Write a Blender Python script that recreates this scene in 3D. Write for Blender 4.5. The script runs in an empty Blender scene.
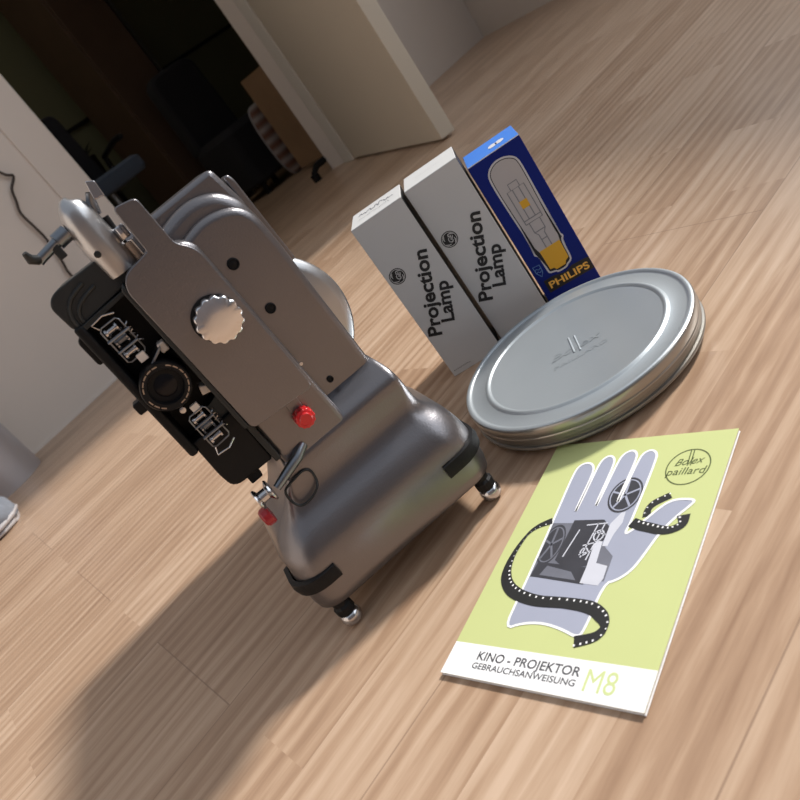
import bpy, bmesh, math, random
from mathutils import Vector, Matrix
random.seed(4)
S = bpy.context.scene
COL = S.collection
PI = math.pi
# ------------------------------------------------------------------ camera
CAM = Vector((0, 0, .3403))
cam_d = bpy.data.cameras.new('camera'); cam = bpy.data.objects.new('camera', cam_d); COL.objects.link(cam)
cam.matrix_world = Matrix.Translation(CAM) @ Matrix.Rotation(1.16913, 4, 'X') @ Matrix.Rotation(-.65521, 4, 'Z')
cam_d.sensor_width = 36; cam_d.lens = 743.2 / 800 * 36
cam_d.clip_start = .02; cam_d.clip_end = 50
cam_d.dof.use_dof = True; cam_d.dof.focus_distance = .62; cam_d.dof.aperture_fstop = 13
S.camera = cam
# ------------------------------------------------------------------ light
W = bpy.data.worlds.new('daylight'); S.world = W; W.use_nodes = True
W.node_tree.nodes['Background'].inputs[0].default_value = (.80, .88, 1.0, 1)
W.node_tree.nodes['Background'].inputs[1].default_value = .45
SUN_AZ, SUN_EL = math.radians(18), math.radians(39)
sun_d = bpy.data.lights.new('window_sun', 'SUN'); sun = bpy.data.objects.new('window_sun', sun_d); COL.objects.link(sun)
sun_d.energy = 4.3; sun_d.angle = math.radians(7); sun_d.color = (1, .95, .88)
sdir = Vector((math.cos(SUN_EL)*math.cos(SUN_AZ), math.cos(SUN_EL)*math.sin(SUN_AZ), math.sin(SUN_EL)))
sun.rotation_euler = sdir.to_track_quat('Z', 'Y').to_euler(); sun.location = sdir*4
wd = bpy.data.lights.new('window_and_fill', 'AREA'); wd.shape = 'RECTANGLE'; wd.size = 4.6; wd.size_y = 1.7; wd.energy = 38; wd.color = (.86, .93, 1)  # window light; its part below the sill is added for edge highlights
wdo = bpy.data.objects.new('window_and_fill', wd); COL.objects.link(wdo)
wdo.matrix_world = Matrix.Translation((1.9, 1.25, 0)) @ Matrix.Rotation(math.radians(103), 4, 'Z') @ Matrix.Translation((-1.07, .02, 1.65)) @ Matrix.Rotation(math.radians(90), 4, 'X')
vs = S.view_settings; vs.view_transform = 'Standard'; vs.look = 'None'; vs.gamma = 1; vs.exposure = 0; vs.use_curve_mapping = False

# ------------------------------------------------------------------ materials
def mat(name, col, rough=.5, metal=0, bump=0, bscale=200, var=0, vscale=5, coat=0, spec=None, trans=0):
    m = bpy.data.materials.new(name); m.use_nodes = True
    nt = m.node_tree; b = nt.nodes['Principled BSDF']
    b.inputs['Base Color'].default_value = (*col, 1); b.inputs['Roughness'].default_value = rough; b.inputs['Metallic'].default_value = metal
    if coat: b.inputs['Coat Weight'].default_value = coat; b.inputs['Coat Roughness'].default_value = .08
    if spec is not None: b.inputs['Specular IOR Level'].default_value = spec
    tc = nt.nodes.new('ShaderNodeTexCoord')
    if bump:
        n = nt.nodes.new('ShaderNodeTexNoise'); n.inputs['Scale'].default_value = bscale; n.inputs['Detail'].default_value = 2
        bp = nt.nodes.new('ShaderNodeBump'); bp.inputs['Strength'].default_value = bump; bp.inputs['Distance'].default_value = .001
        nt.links.new(tc.outputs['Object'], n.inputs['Vector']); nt.links.new(n.outputs[0], bp.inputs['Height']); nt.links.new(bp.outputs[0], b.inputs['Normal'])
    if var:
        n = nt.nodes.new('ShaderNodeTexNoise'); n.inputs['Scale'].default_value = vscale; n.inputs['Detail'].default_value = 4
        mx = nt.nodes.new('ShaderNodeMix'); mx.data_type = 'RGBA'
        mx.inputs[6].default_value = (*[c*(1-var) for c in col], 1); mx.inputs[7].default_value = (*[min(1, c*(1+var)) for c in col], 1)
        nt.links.new(tc.outputs['Object'], n.inputs['Vector']); nt.links.new(n.outputs[0], mx.inputs[0]); nt.links.new(mx.outputs[2], b.inputs['Base Color'])
    return m

def wood_floor():
    m = bpy.data.materials.new('laminate'); m.use_nodes = True; nt = m.node_tree; N = nt.nodes; L = nt.links
    b = N['Principled BSDF']
    tc = N.new('ShaderNodeTexCoord'); mp = N.new('ShaderNodeMapping'); mp.inputs['Rotation'].default_value = (0, 0, -math.radians(27))
    L.new(tc.outputs['Object'], mp.inputs['Vector'])
    br = N.new('ShaderNodeTexBrick'); br.inputs['Color1'].default_value = (0, 0, 0, 1); br.inputs['Color2'].default_value = (1, 1, 1, 1)
    br.inputs['Mortar'].default_value = (.5, .5, .5, 1)
    br.inputs['Scale'].default_value = 1; br.inputs['Brick Width'].default_value = .42; br.inputs['Row Height'].default_value = .064
    br.inputs['Mortar Size'].default_value = .0; br.offset = .37; br.offset_frequency = 2
    L.new(mp.outputs[0], br.inputs['Vector'])
    # joints
    br2 = N.new('ShaderNodeTexBrick'); br2.inputs['Scale'].default_value = 1; br2.inputs['Brick Width'].default_value = 1.26; br2.inputs['Row Height'].default_value = .192
    br2.inputs['Mortar Size'].default_value = .0007; br2.inputs['Mortar Smooth'].default_value = .3
    L.new(mp.outputs[0], br2.inputs['Vector'])
    # per strip offset of the grain
    sep = N.new('ShaderNodeMath'); sep.operation = 'MULTIPLY'; sep.inputs[1].default_value = 37.0; L.new(br.outputs['Color'], sep.inputs[0])
    cmb = N.new('ShaderNodeCombineXYZ'); L.new(sep.outputs[0], cmb.inputs[0]); L.new(sep.outputs[0], cmb.inputs[1])
    add = N.new('ShaderNodeVectorMath'); add.operation = 'ADD'; L.new(mp.outputs[0], add.inputs[0]); L.new(cmb.outputs[0], add.inputs[1])
    def noise(sc, det, rough=.6, dist=0):
        s = N.new('ShaderNodeVectorMath'); s.operation = 'MULTIPLY'; s.inputs[1].default_value = sc; L.new(add.outputs[0], s.inputs[0])
        n = N.new('ShaderNodeTexNoise'); n.inputs['Scale'].default_value = 1; n.inputs['Detail'].default_value = det; n.inputs['Roughness'].default_value = rough; n.inputs['Distortion'].default_value = dist
        L.new(s.outputs[0], n.inputs['Vector']); return n
    fine = noise((26, 380, 1), 3, .65, .3); mid = noise((3.4, 46, 1), 2.5, .55, 1.8)
    wv_s = N.new('ShaderNodeVectorMath'); wv_s.operation = 'MULTIPLY'; wv_s.inputs[1].default_value = (1.6, 15, 1); L.new(add.outputs[0], wv_s.inputs[0])
    wv = N.new('ShaderNodeTexWave'); wv.bands_direction = 'Y'; wv.inputs['Scale'].default_value = 1.1; wv.inputs['Distortion'].default_value = 5; wv.inputs['Detail'].default_value = 2; wv.inputs['Detail Scale'].default_value = .7
    L.new(wv_s.outputs[0], wv.inputs['Vector'])
    def mth(op, a, b_, c=None):
        n = N.new('ShaderNodeMath'); n.operation = op
        for i, v in enumerate((a, b_, c)):
            if v is None: continue
            if isinstance(v, (int, float)): n.inputs[i].default_value = v
            else: L.new(v, n.inputs[i])
        return n.outputs[0]
    v = mth('MULTIPLY_ADD', fine.outputs[0], .24, mth('MULTIPLY_ADD', mid.outputs[0], .60, mth('MULTIPLY', wv.outputs['Fac'], .16)))
    v = mth('ADD', v, mth('MULTIPLY_ADD', br.outputs['Color'], .20, -.10))
    cr = N.new('ShaderNodeValToRGB'); e = cr.color_ramp.elements
    e[0].position = .22; e[0].color = (.31, .19, .12, 1); e[1].position = .77; e[1].color = (.60, .44, .32, 1)
    k = cr.color_ramp.elements.new(.44); k.color = (.425, .28, .185, 1); k = cr.color_ramp.elements.new(.54); k.color = (.49, .338, .232, 1)
    L.new(v, cr.inputs[0])
    mx = N.new('ShaderNodeMix'); mx.data_type = 'RGBA'; mx.inputs[7].default_value = (.20, .12, .08, 1)
    L.new(mth('MULTIPLY', br2.outputs['Fac'], .55), mx.inputs[0]); L.new(cr.outputs[0], mx.inputs[6]); L.new(mx.outputs[2], b.inputs['Base Color'])
    L.new(mth('MULTIPLY_ADD', fine.outputs[0], .16, .27), b.inputs['Roughness'])
    bp = N.new('ShaderNodeBump'); bp.inputs['Strength'].default_value = .12; bp.inputs['Distance'].default_value = .0006; L.new(fine.outputs[0], bp.inputs['Height']); L.new(bp.outputs[0], b.inputs['Normal'])
    return m

M = dict(
    floor=wood_floor(),
    wall=mat('wall_paint', (.68, .61, .55), .8, bump=.1, bscale=300, var=.03, vscale=3),
    wall_grey=mat('grey_wall_paint', (.16, .15, .16), .8, var=.03, vscale=3),
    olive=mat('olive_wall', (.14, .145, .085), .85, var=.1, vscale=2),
    white_door=mat('door_paint', (.54, .48, .39), .45, var=.02),
    trim=mat('trim_paint', (.66, .62, .56), .5, var=.02),
    silver=mat('silver_paint', (.222, .212, .222), .29, .87, bump=.12, bscale=700, var=.04, vscale=30),
    silver_light=mat('cast_aluminium', (.50, .50, .51), .30, .95, var=.06, vscale=30),
    charcoal=mat('charcoal_and_shade', (.022, .025, .027), .42, .25, bump=.1, bscale=600),  # own colour of small dark parts; painted shade on the channel cap
    black=mat('black_enamel', (.006, .006, .007), .5, spec=.25, bump=.05, bscale=500),
    rubber=mat('black_rubber', (.008, .008, .009), .5, spec=.25, bump=.2, bscale=600),
    chrome=mat('chrome', (.60, .60, .62), .16, 1, var=.03, vscale=40),
    steel=mat('steel', (.24, .26, .29), .3, 1, var=.1, vscale=60),
    knob=mat('satin_knob', (.80, .79, .80), .2, 1, var=.02, vscale=20),
    red=mat('red_plastic', (.62, .012, .016), .3, coat=.5, var=.06, vscale=60),
    darkred=mat('dark_red_plastic', (.36, .01, .02), .35, coat=.3, var=.06, vscale=60),
    brass=mat('ring_marks', (.45, .34, .26), .4, .4, var=.1, vscale=90),
    ivory=mat('ivory_plastic', (.75, .68, .62), .4, var=.04, vscale=90),
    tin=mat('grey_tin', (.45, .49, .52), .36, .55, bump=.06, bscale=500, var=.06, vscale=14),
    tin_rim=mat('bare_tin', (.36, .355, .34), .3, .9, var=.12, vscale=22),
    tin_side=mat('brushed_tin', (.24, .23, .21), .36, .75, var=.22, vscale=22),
    card=mat('white_card', (.60, .60, .60), .5, var=.02, vscale=20),
    card_blue=mat('blue_card', (.006, .018, .19), .5, var=.06, vscale=20, spec=.15),
    card_sky=mat('light_blue_card', (.05, .20, .66), .5, var=.05, vscale=20, spec=.3),
    ink=mat('black_ink', (.012, .012, .014), .5, var=.1),
    ink_grey=mat('grey_ink', (.22, .22, .24), .6, var=.1),
    ink_white=mat('white_ink', (.62, .62, .66), .5, var=.02),
    bulb_fill=mat('pale_print', (.50, .47, .47), .5, var=.04),
    yellow=mat('yellow_ink', (.78, .42, .02), .45, var=.05),
    orange=mat('orange_ink', (.95, .55, .10), .45, var=.05),
    shield=mat('blue_line_ink', (.10, .22, .48), .5, var=.05),
    paper=mat('booklet_paper', (.86, .86, .87), .6, var=.01),
    green=mat('lime_cover', (.57, .62, .27), .55, var=.035, vscale=18),
    green_pale=mat('pale_green_ink', (.60, .68, .32), .6, var=.02),
    cover_white=mat('cover_white', (.90, .90, .91), .55, var=.01),
    hand=mat('photo_lilac', (.37, .39, .49), .5, var=.12, vscale=12),
    ph_dark=mat('photo_dark', (.045, .045, .055), .5, var=.35, vscale=60),
    ph_mid=mat('photo_mid', (.16, .165, .20), .5, var=.3, vscale=60),
    ph_light=mat('photo_light', (.62, .63, .70), .5, var=.05, vscale=50),
    film=mat('film_ink', (.022, .022, .022), .5, var=.2, vscale=80),
    olive_ink=mat('logo_ink', (.10, .125, .04), .6, var=.1),
    bin=mat('bin_metal', (.50, .49, .52), .34, .5, var=.05),
    cloth=mat('grey_mesh', (.20, .22, .26), .9, bump=.6, bscale=160, var=.5, vscale=22),
    sole=mat('white_sole', (.48, .46, .47), .6, var=.05),
    cord=mat('cord_rubber', (.035, .022, .016), .5, var=.1),
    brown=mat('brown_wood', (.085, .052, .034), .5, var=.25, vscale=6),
    tanwood=mat('tan_wood', (.34, .21, .12), .55, var=.25, vscale=8),
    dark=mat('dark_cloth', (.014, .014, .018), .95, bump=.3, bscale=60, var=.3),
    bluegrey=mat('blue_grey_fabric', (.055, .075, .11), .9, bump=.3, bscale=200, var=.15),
    glass=mat('frosted', (.7, .75, .8), .3),
)
def striped():
    m = bpy.data.materials.new('striped_cloth'); m.use_nodes = True; nt = m.node_tree
    tc = nt.nodes.new('ShaderNodeTexCoord'); wv = nt.nodes.new('ShaderNodeTexWave'); wv.bands_direction = 'Z'; wv.inputs['Scale'].default_value = 5.5; wv.inputs['Distortion'].default_value = .6
    cr = nt.nodes.new('ShaderNodeValToRGB'); e = cr.color_ramp.elements; e[0].color = (.20, .085, .05, 1); e[1].color = (.42, .36, .33, 1)
    k = cr.color_ramp.elements.new(.5); k.color = (.24, .17, .15, 1)
    nt.links.new(tc.outputs['Object'], wv.inputs['Vector']); nt.links.new(wv.outputs[0], cr.inputs[0]); nt.links.new(cr.outputs[0], nt.nodes['Principled BSDF'].inputs['Base Color'])
    nt.nodes['Principled BSDF'].inputs['Roughness'].default_value = .9
    return m
M['stripe'] = striped()

# ------------------------------------------------------------------ helpers
def link(name, bm, m, parent=None, smooth=True, angle=35, bevel=0, seg=3):
    me = bpy.data.meshes.new(name); bmesh.ops.recalc_face_normals(bm, faces=bm.faces); bm.to_mesh(me); bm.free()
    o = bpy.data.objects.new(name, me); COL.objects.link(o)
    for mm in (m if isinstance(m, (list, tuple)) else [m]): me.materials.append(mm)
    if parent: o.parent = parent
    if smooth:
        me.polygons.foreach_set('use_smooth', [True]*len(me.polygons))
        if not bevel: me.set_sharp_from_angle(angle=math.radians(angle))
    if bevel:
        md = o.modifiers.new('edge', 'BEVEL'); md.width = bevel; md.segments = seg; md.limit_method = 'ANGLE'; md.angle_limit = math.radians(40); md.harden_normals = False
        me.set_sharp_from_angle(angle=math.radians(80)) if smooth else None
    return o
def thing(name, label, cat, loc=(0, 0, 0), rz=0, group=None):
    o = bpy.data.objects.new(name, None); COL.objects.link(o); o.location = loc; o.rotation_euler = (0, 0, rz); o.empty_display_size = .02
    o['label'] = label; o['category'] = cat
    if group: o['group'] = group
    return o
def tag(o, label, cat, group=None):
    o['label'] = label; o['category'] = cat
    if group: o['group'] = group
    return o
def struct(o): o['kind'] = 'structure'; return o
def box(bm, x0, x1, y0, y1, z0, z1, mtx=None, mi=0):
    vs_ = [Vector((x, y, z)) for x in (x0, x1) for y in (y0, y1) for z in (z0, z1)]
    if mtx: vs_ = [mtx @ v for v in vs_]
    v = [bm.verts.new(p) for p in vs_]
    for f in ((0, 1, 3, 2), (4, 6, 7, 5), (0, 4, 5, 1), (2, 3, 7, 6), (0, 2, 6, 4), (1, 5, 7, 3)):
        bm.faces.new([v[i] for i in f]).material_index = mi
    return bm
def rpoly(pts, n=5):
    """pts: (x, z) or (x, z, r) -> outline with rounded corners"""
    out = []; N_ = len(pts)
    for i, p in enumerate(pts):
        P = Vector(p[:2]); r = p[2] if len(p) > 2 else 0
        if not r: out.append(P); continue
        a = (Vector(pts[i-1][:2])-P); c = (Vector(pts[(i+1) % N_][:2])-P)
        ra = min(r, a.length*.49); rc = min(r, c.length*.49)
        A = P + a.normalized()*ra; Cc = P + c.normalized()*rc
        for k in range(n+1):
            t = k/n; out.append(A*(1-t)**2 + P*2*t*(1-t) + Cc*t*t)
    return out
MM = .001
def slab(pts, y0, y1):
    """front outline (x, z) in mm, thickness y0..y1 in mm"""
    bm = bmesh.new(); a = [bm.verts.new((p[0]*MM, y0*MM, p[1]*MM)) for p in pts]; b = [bm.verts.new((p[0]*MM, y1*MM, p[1]*MM)) for p in pts]
    bm.faces.new(a); bm.faces.new(b[::-1]); n = len(a)
    for i in range(n): bm.faces.new((a[i], b[i], b[(i+1) % n], a[(i+1) % n]))
    return bm
def flat(pts, z, mode='xy'):
    """thin printed patch; mode xy: lying, xz: on a front face at y = z"""
    bm = bmesh.new()
    v = [bm.verts.new((p[0]*MM, p[1]*MM, z*MM) if mode == 'xy' else (p[0]*MM, z*MM, p[1]*MM)) for p in pts]
    f = bm.faces.new(v); bmesh.ops.triangulate(bm, faces=[f], ngon_method='EAR_CLIP')
    return bm
def catmull(pts, n=6, closed=False):
    P = [Vector(p) for p in pts]; out = []; N_ = len(P)
    rng = range(N_ if closed else N_-1)
    for i in rng:
        p0 = P[i-1] if (closed or i > 0) else P[0]; p1 = P[i]; p2 = P[(i+1) % N_]; p3 = P[(i+2) % N_] if (closed or i+2 < N_) else P[-1]
        for k in range(n):
            t = k/n
            out.append(.5*((2*p1)+(p2-p0)*t+(2*p0-5*p1+4*p2-p3)*t*t+(3*p1-p0-3*p2+p3)*t**3))
    if not closed: out.append(P[-1])
    return out
def ribbon(pts, w, z, mode='xy', closed=False, bm=None):
    bm = bm or bmesh.new(); P = [Vector(p[:2]) for p in pts]; n = len(P); L_ = []; R_ = []
    for i in range(n):
        if closed: d = P[(i+1) % n]-P[i-1]
        else: d = P[min(i+1, n-1)]-P[max(i-1, 0)]
        d.normalize(); nn = Vector((-d.y, d.x)); ww = (w[i] if isinstance(w, (list, tuple)) else w)/2
        for Ls, q in ((L_, P[i]+nn*ww), (R_, P[i]-nn*ww)):
            Ls.append(bm.verts.new((q.x*MM, q.y*MM, z*MM) if mode == 'xy' else (q.x*MM, z*MM, q.y*MM)))
    for i in range(n if closed else n-1):
        j = (i+1) % n; bm.faces.new((L_[i], L_[j], R_[j], R_[i]))
    return bm
def lathe(prof, n=64, axis='Z', center=(0, 0, 0), bm=None, mm=True, caps=True):
    bm = bm or bmesh.new(); rings = []; c = Vector(center); s = MM if mm else 1
    for r, h in prof:
        if r < 1e-6:
            p = {'Z': (0, 0, h), 'Y': (0, h, 0), 'X': (h, 0, 0)}[axis]; rings.append([bm.verts.new((Vector(p)+c)*s)])
        else:
            ring = []
            for k in range(n):
                a = 2*PI*k/n; u, w = r*math.cos(a), r*math.sin(a)
                p = {'Z': (u, w, h), 'Y': (u, h, w), 'X': (h, u, w)}[axis]; ring.append(bm.verts.new((Vector(p)+c)*s))
            rings.append(ring)
    for A, B in zip(rings, rings[1:]):
        if len(A) == 1 and len(B) == 1: continue
        for k in range(n):
            j = (k+1) % n
            if len(A) == 1: bm.faces.new((A[0], B[k], B[j]))
            elif len(B) == 1: bm.faces.new((A[k], A[j], B[0]))
            else: bm.faces.new((A[k], A[j], B[j], B[k]))
    if caps and len(rings[0]) > 1: bm.faces.new(rings[0][::-1])
    if caps and len(rings[-1]) > 1: bm.faces.new(rings[-1])
    return bm
def tube(pts, r, n=10, bm=None, closed=False, mm=True):
    bm = bm or bmesh.new(); s = MM if mm else 1; P = [Vector(p)*s for p in pts]; N_ = len(P); rings = []; prev = None
    for i in range(N_):
        d = (P[(i+1) % N_]-P[i-1]) if closed else (P[min(i+1, N_-1)]-P[max(i-1, 0)]); d.normalize()
        up = prev if prev else (Vector((0, 0, 1)) if abs(d.z) < .9 else Vector((1, 0, 0)))
        a = (up - d*up.dot(d)).normalized(); prev = a; b = d.cross(a)
        rr = (r[i] if isinstance(r, (list, tuple)) else r)*s
        rings.append([bm.verts.new(P[i]+(a*math.cos(2*PI*k/n)+b*math.sin(2*PI*k/n))*rr) for k in range(n)])
    for i in range(N_ if closed else N_-1):
        A, B = rings[i], rings[(i+1) % N_]
        for k in range(n): bm.faces.new((A[k], A[(k+1) % n], B[(k+1) % n], B[k]))
    if not closed: bm.faces.new(rings[0][::-1]); bm.faces.new(rings[-1])
    return bm
def loft(secs, k=6):
    """secs: (z, x0, x1, y0, y1, r) rounded rectangles, mm"""
    bm = bmesh.new(); rings = []
    for z, x0, x1, y0, y1, r in secs:
        ring = []
        for cx, cy, a0 in ((x1-r, y1-r, 0), (x0+r, y1-r, 90), (x0+r, y0+r, 180), (x1-r, y0+r, 270)):
            for q in range(k+1):
                a = math.radians(a0+90*q/k); ring.append(bm.verts.new(((cx+r*math.cos(a))*MM, (cy+r*math.sin(a))*MM, z*MM)))
        rings.append(ring)
    n = len(rings[0])
    for A, B in zip(rings, rings[1:]):
        for i in range(n): bm.faces.new((A[i], A[(i+1) % n], B[(i+1) % n], B[i]))
    bm.faces.new(rings[0][::-1]); bm.faces.new(rings[-1]); return bm
def text_mesh(body, off=0.0, shear=0):
    cu = bpy.data.curves.new('t', 'FONT'); cu.body = body; cu.size = 1; cu.offset = off; cu.shear = shear; cu.resolution_u = 4
    o = bpy.data.objects.new('t', cu); COL.objects.link(o); bpy.context.view_layer.update()
    me = bpy.data.meshes.new_from_object(o.evaluated_get(bpy.context.evaluated_depsgraph_get()))
    bpy.data.objects.remove(o); return me
CAPH = None
def text(name, body, m, parent, origin, direction, width, cap, lift, mode='xz', off=0.0, shear=0):
    """origin/direction on the face in mm, text of given width and capital height"""
    global CAPH
    me = text_mesh(body, off, shear)
    if CAPH is None:
        h = text_mesh('H'); CAPH = max(v.co.y for v in h.vertices)
    x0 = min(v.co.x for v in me.vertices); x1 = max(v.co.x for v in me.vertices)
    sx = width/(x1-x0); sy = cap/CAPH; d = Vector(direction).normalized(); u = Vector((-d.y, d.x))
    for v in me.vertices:
        q = Vector(origin) + d*((v.co.x-x0)*sx) + u*(v.co.y*sy)
        v.co = (q.x*MM, lift*MM, q.y*MM) if mode == 'xz' else (q.x*MM, q.y*MM, lift*MM)
    me.name = name; me.materials.clear(); me.materials.append(m)
    o = bpy.data.objects.new(name, me); COL.objects.link(o); o.parent = parent; return o

# ------------------------------------------------------------------ room
fl = box(bmesh.new(), -4, 4.5, -3, 7.5, -.05, 0); struct(link('floor', fl, M['floor'], smooth=False))
AN = math.radians(32.7); WM = Matrix.Translation((-.881, 2.043, 0)) @ Matrix.Rotation(AN, 4, 'Z')   # along x: the wall, +y: the room beyond
def wbox(name, x0, x1, y0, y1, z0, z1, m, bevel=0):
    o = link(name, box(bmesh.new(), x0, x1, y0, y1, z0, z1), m, smooth=False, bevel=bevel); o.matrix_world = WM; return o
struct(wbox('wall_left', -3.2, .645, 0, .10, 0, 2.5, M['wall']))
struct(wbox('wall_front', 1.62, 3.6, .14, .24, 0, 2.5, M['wall']))
struct(wbox('wall_lintel', .645, 1.66, 0, .24, 2.05, 2.5, M['wall']))
struct(wbox('trim_1', .555, .660, -.006, 0, 0, 2.1, M['wall'], .002))
td = math.atan2(2.922-3.023, .417-.395); o = link('trim_2', box(bmesh.new(), 0, .1034, 0, .09, 0, 2.05), M['trim'], smooth=False, bevel=.002); o.matrix_world = Matrix.Translation((.395, 3.023, 0)) @ Matrix.Rotation(td, 4, 'Z'); struct(o)
struct(wbox('trim_3', .640, .665, 0, .11, 0, 2.05, M['trim'], .003))
struct(wbox('baseboard_left', -3.2, .565, -.004, 0, 0, .006, M['wall']))
# the dark room beyond
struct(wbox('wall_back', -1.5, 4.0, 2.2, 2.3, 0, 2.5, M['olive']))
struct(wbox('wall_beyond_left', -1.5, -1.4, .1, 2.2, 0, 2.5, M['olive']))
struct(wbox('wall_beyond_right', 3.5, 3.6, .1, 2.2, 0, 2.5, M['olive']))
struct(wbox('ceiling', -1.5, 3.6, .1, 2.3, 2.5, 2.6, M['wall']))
struct(wbox('trim_4', -1.4, 3.5, 2.185, 2.2, .852, .872, M['black']))
# right wall with the window the daylight comes through
RA = math.radians(103); RM = Matrix.Translation((1.9, 1.25, 0)) @ Matrix.Rotation(RA, 4, 'Z')       # x along wall
bm = bmesh.new()
J0, J1, SILL, HEAD = -3.4, 1.25, 1.27, 2.5
for a in ((-4.2, J0, -.12, 0, 0, 2.6), (J1, 2.6, -.12, 0, 0, 2.6), (J0, J1, -.12, 0, 0, SILL), (J0, J1, -.12, 0, HEAD, 2.6)): box(bm, *a)
o = link('wall_right', bm, M['wall'], smooth=False); o.matrix_world = RM; struct(o)
bm = bmesh.new()
for a in ((J0, J1, -.1, -.05, SILL, SILL+.05), (J0, J1, -.1, -.05, HEAD-.05, HEAD), (J0, J0+.05, -.1, -.05, SILL, HEAD), (J1-.05, J1, -.1, -.05, SILL, HEAD)): box(bm, *a)
o = link('window_1', bm, M['trim'], smooth=False); o.matrix_world = RM; struct(o)
bm = box(bmesh.new(), -4, 2.2, -2.6, -2.5, 0, 2.6); struct(link('wall_behind', bm, M['wall_grey'], smooth=False))
bm = box(bmesh.new(), -3.1, -3.0, -2.6, 1.2, 0, 2.6); struct(link('wall_side', bm, M['wall'], smooth=False))
bm = box(bmesh.new(), J0, J1, .001, .012, .28, SILL); o = link('added_wall_panel', bm, mat('pale_panel', (.75, .78, .8), .7), smooth=False); o.matrix_world = RM; struct(o)  # unseen panel added on the solid wall to back the low fill
# open door leaf
dl = Vector((.515-.419, 2.02-2.914)); da = math.atan2(dl.y, dl.x)
door = bpy.data.objects.new('door_1', None); COL.objects.link(door); struct(door)
door.matrix_world = Matrix.Translation((.419, 2.914, 0)) @ Matrix.Rotation(da, 4, 'Z')
link('door_leaf', box(bmesh.new(), 0, .899, 0, .045, .008, 2.02), M['white_door'], door, smooth=False, bevel=.002)
link('door_handle', tube([(.78, -.002, 1.02), (.78, -.05, 1.02), (.67, -.05, 1.02)], .009, mm=False), M['steel'], door)

# ------------------------------------------------------------------ projector
PA = math.radians(7.6)
PRJ = thing('film_projector', 'silver vintage cine film projector with black lens channel and red knob, standing on chrome feet', 'projector', (-.1426, .501, 0), PA)
def P(name, bm, m, parent=PRJ, **k): return link(name, bm, m, parent, **k)
# bell shaped base flowing into the column
base = P('base', loft([(26, -3, 168, -11, 116, 20), (28, -6, 171, -14, 119, 22), (36, -7, 173, -15, 120, 23), (58, -6, 174, -16, 120, 24), (70, -4, 173.5, -15.5, 119, 26),
    (78, -4, 172, -13.5, 116, 28), (85, 0, 170, -10.5, 112, 28), (91, 4, 166.5, -6.5, 106, 26), (96, 9.5, 162, -2.5, 100, 22), (102, 17, 158.5, 1, 96, 18), (109, 25, 156.5, 3, 94, 13), (117, 31, 155.5, 3.5, 92, 9),
    (125, 38, 155, 3.2, 91, 6), (132, 43, 154.5, 3, 90, 5), (136, 45, 154, 3.6, 90, 5), (140, 46, 153.5, 6.5, 90, 5), (144, 46, 152.5, 12, 90, 5), (148, 47, 151, 19, 90, 4), (153, 47, 149, 26, 90, 4)], 8), M['silver'], angle=60)
# column: front panel with arched top, stepping back twice
P('front_panel', slab(rpoly([(60, 142), (148, 142), (148, 262), (147, 285, 6), (142, 298, 8), (130, 305, 8), (114, 308, 12), (98, 305, 8), (60, 290)]), 24, 62), M['silver'], bevel=.006, seg=5)
P('arched_housing', slab(rpoly([(60, 160), (149, 160), (149, 285), (146, 302, 7), (136, 316, 9), (116, 323, 16), (92, 319, 10), (60, 305)]), 37, 80), M['silver'], bevel=.008, seg=5)
P('rear_housing', slab(rpoly([(8, 160), (148, 160), (149, 300), (144, 330, 5), (56, 328, 5), (8, 324)]), 52, 112), M['silver'], bevel=.004)
P('rear_plate', slab(rpoly([(149, 240), (156, 240), (155, 314, 3), (153, 319, 2), (149, 319)]), 66, 84), M['silver'], bevel=.0015)
P('lamp_house', slab(rpoly([(45, 60, 10), (135, 60, 10), (138, 255, 20), (122, 268, 20), (26, 268, 20), (8, 255, 20), (10, 116, 8), (45, 112, 8)]), 112, 300), M['silver'], bevel=.008)
P('motor_cover', lathe([(55, 72), (61, 74), (63.5, 78), (63.5, 100), (60, 104)], 72, 'Y', (108, 0, 198)), M['silver_light'], angle=50)
# raised face and cover with neck
P('raised_face', slab(rpoly([(48, 118), (104.5, 118), (102, 220), (100, 300, 6), (92, 308, 5), (48, 308)]), 3.6, 40), M['silver'], bevel=.0045, seg=4)
cov = P('gate_cover', slab(rpoly([(48, 181, 5), (99, 177, 5), (98, 298, 7), (89, 309, 4), (88.5, 344, 4), (73, 347, 4), (72, 315, 1), (52, 312, 5), (46, 304, 6)]), -15, 3.5), M['silver'], bevel=.0055, seg=6)
P('cover_side', slab(rpoly([(43.5, 184), (47.5, 184), (47.5, 309), (43.5, 306, 3)]), -14, 22), M['charcoal'], bevel=.0012)
P('lower_side', slab(rpoly([(44, 146), (49, 146), (49, 184), (44, 184)]), -1, 20), M['charcoal'], bevel=.001)
# scalloped silver knob
def scallop(r, dep, n=14, y0=-26, y1=-16, N_=112):
    bm = bmesh.new(); rows = []
    for rr, y in ((1, y1), (1.02, y0+4), (1.0, y0+.8), (.965, y0+.1), (.9, y0-.1), (.6, y0-.9), (.3, y0-1.2)):
        rows.append([bm.verts.new(((r*rr*(1-dep*(1 if rr > .9 else 0)*abs(math.cos(n*a/2))**3))*math.cos(a)*MM, y*MM, (r*rr*(1-dep*(1 if rr > .9 else 0)*abs(math.cos(n*a/2))**3))*math.sin(a)*MM)) for a in [2*PI*k/N_ for k in range(N_)]])
    for A, B in zip(rows, rows[1:]):
        for i in range(N_): bm.faces.new((A[i], A[(i+1) % N_], B[(i+1) % N_], B[i]))
    bm.faces.new(rows[0][::-1]); bm.faces.new(rows[-1]); return bm
kb = P('adjusting_knob', scallop(16, .085), M['knob'], angle=50); kb.location = (.0788, 0, .2555)
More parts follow.
